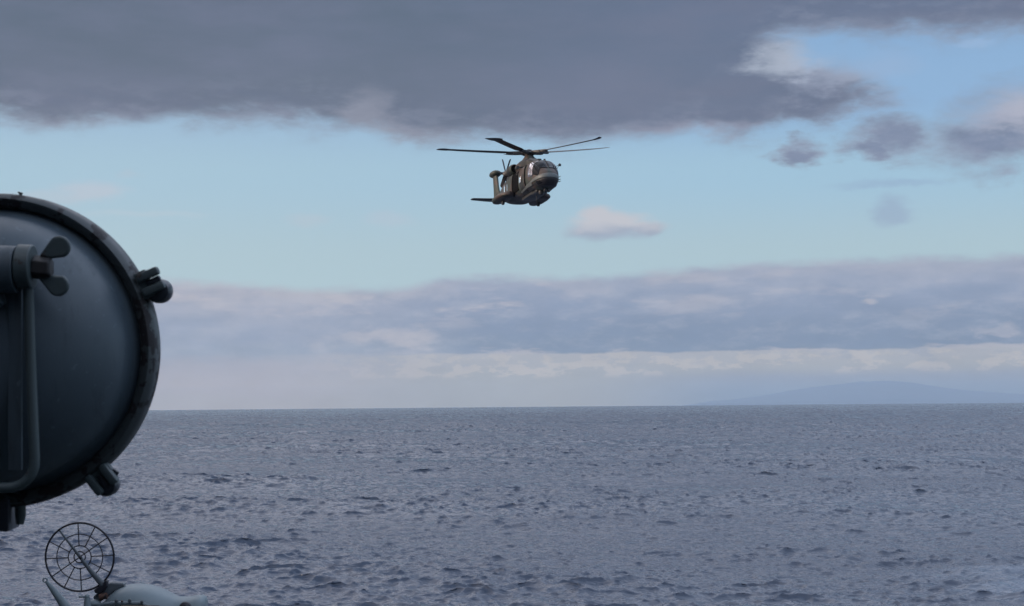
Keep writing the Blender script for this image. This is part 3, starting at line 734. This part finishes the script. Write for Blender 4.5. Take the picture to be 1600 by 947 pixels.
for k in range(4):
    a = R(33 + 90 * k); d = Vector((math.cos(a), 0, math.sin(a))); pz = Vector((-d.z, 0, d.x))
    c = []
    for (r, ch) in ((.08, .14), (.4, .16), (.6, .30), (1.95, .30), (2.1, .16)):
        for q in (-1, 1):
            for th in (-.05, .05): c.append((d * r + pz * ch * q * .55 + Vector((0, th + .1 + q * ch * .34, 0)))[:])
    f = []
    for i in range(4):
        o_ = i * 4; f += [(o_, o_ + 1, o_ + 5, o_ + 4), (o_ + 3, o_ + 2, o_ + 6, o_ + 7), (o_ + 2, o_, o_ + 4, o_ + 6), (o_ + 1, o_ + 3, o_ + 7, o_ + 5)]
    f += [(0, 2, 3, 1), (16, 17, 19, 18)]
    MB().add(c, f).build('blade', M_blk, tr, smooth=30)

# main rotor: hub and five coned blades with paddle tips
def make_rotor():
    # the disc is tilted in the world: find that frame from what the picture shows, then express in the machine's frame
    rot = empty('main_rotor'); rot.parent = heli
    toc = Vector((-hub_px.x, -hub_px.y, 0)).normalized()            # horizontally toward viewer
    rt = Vector((0, 0, 1)).cross(toc).normalized() * 1.0             # picture right
    el_h = math.asin(hub_px.z)
    tilt = R(5.3) - el_h; g = R(1.7) - ROLL
    y_ax = (toc + Vector((0, 0, 1)) * math.tan(tilt)).normalized()
    x_ax = (rt + Vector((0, 0, 1)) * math.tan(g)); x_ax = (x_ax - y_ax * x_ax.dot(y_ax)).normalized()
    z_ax = x_ax.cross(-y_ax) * -1
    z_ax = y_ax.cross(x_ax); 
    if z_ax.z < 0: z_ax = -z_ax
    Mr = Matrix((x_ax, z_ax.cross(x_ax), z_ax)).transposed().to_4x4(); Mr.translation = hub_w
    rot.matrix_parent_inverse = Matrix.Identity(4); rot.matrix_basis = Mh.inverted() @ Mr
    hm = MB().lathe([(.34, -.34), (.36, -.1), (.62, -.08), (.66, .05), (.5, .14), (.34, .2), (.3, .3), (.12, .36)], 32); hm.build('rotor_head', M_blk, rot)
    for k in range(5):
        MB().tube([(.5 * math.cos(R(36 + 72 * k)), .5 * math.sin(R(36 + 72 * k)), -.3), (.62 * math.cos(R(50 + 72 * k)), .62 * math.sin(R(50 + 72 * k)), .02)], .04, 8).build('pitch_link', M_dk, rot)
    RAD = 9.3; cone = math.tan(R(4.3))
    for psi in (183, 111, 39, -33, -105):
        a = R(-psi)     # frame y points away from the viewer, so angles toward the viewer are negative
        Bm = Matrix.Rotation(a, 4, 'Z')
        cuff = MB(); cuff.box((1.0, 0, .02), (1.15, .5, .38), Bm, .09); cuff.box((1.85, 0, .08), (.9, .36, .26), Bm, .06)
        vs, fs = [], []
        # x, chord, chord centre (trailing negative), thickness
        S = [(1.5, .22, 0, .11), (2.1, .6, -.03, .12), (2.7, .78, -.05, .11), (5.5, .78, -.05, .11), (7.9, .78, -.05, .10), (8.15, .9, .02, .09), (8.4, 1.12, -.02, .08), (8.75, 1.1, -.14, .07), (9.05, .88, -.34, .06), (9.26, .54, -.58, .05), (9.40, .22, -.78, .03)]
        S2 = []
        for x, ch, cc, th in S:
            if x == 5.5: S2 += [(xx, .78, -.05, .11) for xx in (3.5, 4.5, 5.5, 6.5, 7.3)]
            else: S2.append((x, ch, cc, th))
        for x, ch, cc, th in S2:
            f = (x / RAD)
            zz = x * cone * (.62 + .42 * f ** .6) - .0
            pt = R(12.5 - 7 * f)                                       # pitch with twist
            for q in range(14):
                t = 2 * math.pi * q / 14
                yy = ch / 2 * math.cos(t); zt = th / 2 * math.sin(t) * (1 + .35 * math.cos(t))
                vs.append((x, cc + yy * math.cos(pt), zz + zt + yy * math.sin(pt)))
        n_ = len(S2)
        fs = [(i * 14 + q, i * 14 + (q + 1) % 14, (i + 1) * 14 + (q + 1) % 14, (i + 1) * 14 + q) for i in range(n_ - 1) for q in range(14)] + [tuple(range(14)), tuple(range((n_ - 1) * 14, n_ * 14))]
        bl_ = MB().add(vs, fs, Bm).build('rotor_blade', M_blk, rot, smooth=50)
        cuff.build('blade_cuff', M_blk, bl_)
make_rotor()

# ---------------------------------------------------------------- signal lamp in the left foreground
LD = 3.0
def frame_at(px, py, dist, name):
    """an Empty standing at a place, its X to the right, Y up and Z toward the viewer"""
    d = aim(px, py); P = Vector((0, 0, EYE)) + d * (dist / d.dot(fwd))
    zc = -fwd; xc = right; yc = up
    Mx = Matrix((xc, yc, zc)).transposed().to_4x4(); Mx.translation = P
    o = empty(name); o.matrix_world = Mx
    return o, Mx
lamp, ML = frame_at(0, 548, LD, 'signal_lamp')
tag(lamp, 'big round blue grey signal lamp seen from behind with wing nut and chipped rim', 'signal lamp')
K = LD / F
def L(px, py, z=0.0):
    k = (LD - z) / F
    return Vector(((px - 800) * k + 800 * K, (473.5 - py) * k - (473.5 - 548) * K, z))
M_lamp = paint('lamp_blue_grey', (.055, .078, .098), .48, (.03, .035, .04), .70, 12, var=.12, bscale=260, bstr=.10, streak=True)
M_rim = paint('chipped_rim_paint', (.038, .048, .053), .5, (.012, .010, .013), .54, 20, var=.2, bscale=160, bstr=.3)
M_rust = paint('worn_nut', (.02, .019, .021), .6, (.035, .024, .022), .6, 60)
M_fit = paint('fitting_grey', (.052, .072, .078), .5, (.04, .035, .035), .62, 26, var=.15)
M_knob = paint('knob_dark', (.02, .025, .035), .35, (.05, .05, .05), .7, 40)
Rr = 245.5 * K
dome = [(.228 / .249 * Rr, -.02)]
prof = [(Rr * .915, -.03), (Rr * .915, .000), (Rr * .905, .010), (Rr * .875, .018), (Rr * .862, .030), (Rr * .85, .046)]
for i in range(1, 22):
    a = i / 21 * math.pi / 2
    prof.append((max(.0005, Rr * .85 * math.cos(a) ** .88), .046 + .165 * math.sin(a) ** 1.05))
MB().lathe(prof, 128).build('dome', M_lamp, lamp, smooth=60)
MB().lathe([(Rr * .905, -.02), (Rr * .905, .012), (Rr * .92, .022), (Rr * .965, .026), (Rr * .99, .018), (Rr, .004), (Rr, -.030), (Rr * .985, -.045), (Rr * .93, -.045)], 128, close=True).build('rim', M_rim, lamp, smooth=50)
MB().lathe([(Rr * .93, -.03), (Rr * .955, -.05), (Rr * .95, -.062), (Rr * .90, -.062), (Rr * .90, -.05)], 96).build('front_ring', M_rim, lamp, smooth=40)
mt, b = new_mat('lamp_glass'); b.inputs['Base Color'].default_value = (.5, .55, .58, 1); b.inputs['Roughness'].default_value = .05; b.inputs['Metallic'].default_value = .6
MB().lathe([(Rr * .895, -.052), (Rr * .5, -.062), (.001, -.066)], 64).build('front_glass', mt, lamp)
# small burr on the top of the rim
MB().tube([L(34, 304, .0), L(28, 300, .0)], [.0035, .001], 6).build('burr', M_rim, lamp)
# trunnion: boss, collar, nut and wing nut, axis runs left-right
zb = .212
bo = MB().tube([L(-120, 432, zb), L(-14, 432, zb), L(-7, 430, zb)], [52 * K, 52 * K, 44 * K], 40)
bo.tube([L(0, 421, zb), L(27, 421, zb)], [35 * K, 34 * K], 36)
bo.build('pivot_boss', M_lamp, lamp, bevel=.002)
MB().tube([L(29, 417, zb), L(52, 417, zb)], [33 * K, 32 * K], 40).build('yoke_collar', M_fit, lamp, bevel=.002)
wn = MB().tube([L(52, 417, zb), L(78, 419, zb), L(81, 419, zb)], [17.5 * K, 17.5 * K, 14 * K], 6)
nut = wn.build('wing_nut', M_rust, lamp, bevel=.0015)
def lobe(pts, th):
    mb = MB(); mb.prism([(p.x, p.y) for p in pts], zb - th, zb + th); return mb
def wing(base1, base2, c, r, a0, a1):
    pts = [L(*base1, zb), ]
    for i in range(15):
        a = R(a0 + (a1 - a0) * i / 14); pts.append(L(c[0] + r * math.cos(a), c[1] - r * math.sin(a), zb))
    pts.append(L(*base2, zb)); return pts
lobe(wing((80, 404), (62, 400), (93, 386), 17.5, -65, 150), .0055).build('wing', M_fit, nut, bevel=.0035, seg=3)
lobe(wing((60, 434), (82, 430), (91, 446), 17, -150, 62), .0055).build('wing', M_fit, nut, bevel=.0035, seg=3)
# yoke: round bar down the back, bending left under the lamp, plus a flat strap beside it
pth = [L(43, 435, zb), L(45, 470, zb), L(48, 560, zb), L(51, 640, zb + .01), L(54, 715, zb + .01)]
for i in range(1, 9):
    a = R(90 * i / 8); pth.append(L(54 - 42 * (1 - math.cos(a)), 722 + 40 * math.sin(a), zb + .01))
pth += [L(-60, 764, zb + .01), L(-110, 764, zb)]
MB().tube(pth, 7.5 * K, 16).build('yoke', M_fit, lamp, smooth=60)
MB().box(L(24, 590, zb - .012), (20 * K, 270 * K, .008), bev=.002).build('strap', M_lamp, lamp)
# rim clamps: forked lug, pin and round dark knob
def clamp(cx, cy, ang, kx, ky, kr, kind=0):
    d = Vector((math.cos(R(ang)), math.sin(R(ang)), 0)); p = Vector((-d.y, d.x, 0)); o = L(cx, cy, .01)
    Mc = Matrix((d, p, Vector((0, 0, 1)))).transposed().to_4x4(); Mc.translation = o
    c = MB()
    c.box((2 * K, 0, .0), (26 * K, 44 * K, 16 * K), Mc, .003)
    for s_ in (-1, 1):
        c.box((17 * K, s_ * (12 + 2 * kind) * K, .008), (36 * K, 13 * K, 20 * K), Mc, .005)
    r_ = c.build('rim_clamp', M_fit, lamp, smooth=40)
    MB().box((20 * K, 0, .004), (24 * K, 9 * K, 12 * K), Mc, .003).build('hinge_bolt', M_knob, r_)
    kc = L(kx, ky, -.005)
    MB().lathe([(kr * K * .9, -.016), (kr * K, -.010), (kr * K, .012), (kr * K * .85, .020), (kr * K * .4, .023), (.0005, .023)], 40, Matrix.Translation(kc)).build('knob', M_knob, r_, smooth=50)
clamp(222, 447, 24, 250, 455, 19)
clamp(150, 735, -52, 168, 757, 18, 1)
clamp(-150, 350, 128, -170, 330, 18)
MB().tube([L(182, 735, 0), L(177, 742, 0)], [5.5 * K, 7 * K], 12).build('stop_stud', M_knob, lamp)
bk = MB().box(L(-30, 802, .0), (105 * K, 50 * K, .07), bev=.004); bk.build('mounting_bracket', M_knob, lamp)
MB().tube([L(31, 770, .01), L(32, 806, .01), L(31, 819, .01)], [9 * K, 8.5 * K, 6 * K], 18, flat=.8).build('bracket_pin', M_fit, lamp)
# pedestal down to the deck
ped = MB(); pb = ML @ L(-110, 764, zb); inv = ML.inverted()
foot = Vector((pb.x, pb.y, DK))
ped.tube([inv @ pb, inv @ Vector((pb.x, pb.y, pb.z - .3)), inv @ Vector((pb.x, pb.y, DK + .06))], [.05, .065, .08], 24)
ped.lathe([(.2, 0), (.2, .03), (.1, .07)], 32, inv @ Matrix.Translation(foot))
ped.tube([inv @ pb, L(-60, 802, 0)], .045, 18)
ped.build('pedestal', M_lamp, lamp)

# ---------------------------------------------------------------- deck gun with a spoked ring sight, lower left
GD = 7.4
gun, MG = frame_at(124.5, 870.5, GD, 'deck_gun')
tag(gun, 'pale grey deck gun with black spoked ring sight, at the lower left before the sea', 'deck gun')
KG = GD / F
def G(px, py, z=0.0):
    k = (GD - z) / F
    return Vector(((px - 800) * k - (124.5 - 800) * KG, (473.5 - py) * k - (473.5 - 870.5) * KG, z))
M_sight = paint('sight_black', (.010, .010, .018), .55, (.02, .018, .02), .8, 30)
M_gun = paint('gun_pale_grey', (.165, .205, .225), .5, (.08, .11, .11), .68, 12, var=.07, bscale=140, bstr=.12)
M_gpl = paint('gun_mid_grey', (.085, .11, .125), .5, (.05, .05, .05), .64, 22)
M_gdk = paint('gun_dark_grey', (.085, .10, .115), .5, (.07, .04, .03), .6, 18)
ring = MB().torus(53.4 * KG, 1.6 * KG, n=96).build('ring_sight', M_sight, gun, smooth=80)
for r_, t_ in ((35.8, .85), (17.8, .95), (8.8, .95)): MB().torus(r_ * KG, t_ * KG, n=72, k=8).build('ring', M_sight, ring, smooth=80)
for k in range(12):
    a = R(3 + 30 * k + (2 if k in (1, 7) else 0)); r0 = 17.8
    if k in (1, 7): r0 = 1
    if k in (4, 10): continue
    MB().tube([(r0 * KG * math.cos(a), r0 * KG * math.sin(a), 0), (53 * KG * math.cos(a), 53 * KG * math.sin(a), 0)], .92 * KG, 8).build('spoke', M_sight, ring)
MB().tube([G(92, 828, -.002), G(124, 869, .004), G(142, 893, .008), G(161, 914, .01)], [1.4 * KG, 2.6 * KG, 3.6 * KG, 5.6 * KG], 14, flat=.7).build('sight_post', M_gdk, gun)
MB().ball(G(125, 871, .008), 3 * KG).build('bead', M_sight, gun)
MB().prism([(G(*p).x, G(*p).y) for p in ((148, 921), (158, 914), (166, 906), (169, 907), (168, 917), (160, 926), (150, 926))], -.015, .02).build('sight_bracket', M_sight, gun, bevel=.003)
MB().prism([(G(*p).x, G(*p).y) for p in ((144, 934), (163, 915), (172, 911), (192, 911.5), (195, 915), (178, 924), (165, 936), (150, 944))], -.05, -.005).build('sight_arm', M_gdk, gun, bevel=.006)
MB().tube([G(156, 933, .01), G(167, 931, .012)], [5.5 * KG, 5 * KG], 16).build('pivot_pin', paint('rusty_pin', (.10, .05, .035), .6, (.03, .02, .02), .55, 40), gun)
# humped housing, lofted along X
def housing():
    S = [(153, 950, 4, 5), (158, 944, 9, 12), (166, 936, 14, 22), (176, 926, 18, 30), (188, 918.5, 20, 38), (200, 915.5, 21, 42), (216, 915.2, 22, 44), (232, 917, 22, 44), (246, 921, 21, 42), (258, 926.5, 19, 37), (268, 931.5, 17, 32), (276, 934.5, 15, 27), (288, 935, 14, 24), (300, 934, 14, 24), (306, 932.5, 14, 24), (313, 932.2, 13, 22), (318, 934, 11, 18), (320.5, 939, 7, 10)]
    vs, fs = [], []
    for px, top, dz, hgt in S:
        for k in range(28):
            a = 2 * math.pi * k / 28; c, s3 = math.cos(a), math.sin(a)
            hh = hgt * 1.0
            p = G(px, top + hh, 0); p.y += hh * KG * math.copysign(abs(s3) ** .75, s3); p.z = -.03 + dz * KG * 2.2 * math.copysign(abs(c) ** .8, c)
            vs.append(p)
    n_ = len(S)
    fs = [(i * 28 + k, i * 28 + (k + 1) % 28, (i + 1) * 28 + (k + 1) % 28, (i + 1) * 28 + k) for i in range(n_ - 1) for k in range(28)] + [tuple(range(28)), tuple(range((n_ - 1) * 28, n_ * 28))]
    MB().add(vs, fs).build('gun_cover', M_gun, gun, smooth=60)
housing()
zf = .125
pl = MB().prism([(G(*p).x, G(*p).y) for p in ((157, 946), (160, 940), (168, 935), (186, 933), (228, 933), (240, 937), (250, 944), (254, 952), (254, 990), (157, 990))], zf - .03, zf).build('side_plate', M_gpl, gun, bevel=.006)
for (x, y, r_) in ((182, 939, 2.6), (203, 938.5, 2.8), (222, 940.5, 2.4), (191, 939.5, 1.6)):
    MB().lathe([(r_ * KG, 0), (r_ * KG, .006), (r_ * KG * .5, .008), (.0003, .008)], 16, Matrix.Translation(G(x, y, zf + .001))).build('bolt', M_gdk, pl)
MB().box(G(205, 951, zf + .004), (86 * KG, 9 * KG, .02), bev=.004).build('opening_shadow_plate', paint('opening_shadow', (.012, .010, .010), .7), gun)  # near-black plate; shadow inside the opening is put into its colour
MB().tube([G(190, 948.3, zf + .014), G(238, 948.5, zf + .014)], 2.0 * KG, 12).build('ammunition_strip', paint('brass', (.10, .055, .022), .5, metal=.3), gun)
MB().lathe([(9 * KG, 0), (9 * KG, .02), (5 * KG, .03)], 24, Matrix.Translation(G(290, 949, .06))).build('end_cap', M_sight, gun)
# elevation lever with an eye at its end
lv = MB().tube([G(72.5, 909, 0), G(80, 918, 0), G(95, 938, 0), G(112, 962, 0), G(150, 1010, 0)], [2.6 * KG, 4.2 * KG, 6.5 * KG, 9 * KG, 10 * KG], 18)
lv.torus(3.2 * KG, 1.2 * KG, Matrix.Translation(G(70.5, 906.5, 0)), n=28, k=10, sq=1.6)
lv.build('lever', M_gun, gun, smooth=60)
kn = MB().tube([G(137, 950, .03), G(136, 936, .03), G(136, 931, .03)], [7 * KG, 4.2 * KG, 3.4 * KG], 18).ball(G(136, 932.5, .03), 4 * KG)
kn.tube([G(123, 932.5, .03), G(135, 932.5, .03)], [1.7 * KG, 1.5 * KG], 10); kn.ball(G(147, 943, .01), 9 * KG, sc=(1.2, .7, 1))
kn.build('grease_fitting', M_gun, gun, smooth=60)
# body, barrel cradle and pedestal below the frame
ig = MG.inverted(); c0 = MG @ G(205, 990, -.02)
bd = MB().box(G(215, 1000, -.02), (125 * KG, 100 * KG, .22), bev=.02); bd.build('receiver', M_gdk, gun)
bt = MG @ G(215, 1040, -.02)
pd = MB().tube([ig @ bt, ig @ Vector((bt.x, bt.y, DK + .25)), ig @ Vector((bt.x, bt.y, DK + .004))], [.13, .2, .3], 32); pd.build('gun_pedestal', M_gun, gun)
MB().tube([G(215, 985, -.1), G(235, 975, -1.5)], [.05, .03], 20).build('barrel', M_gdk, gun)
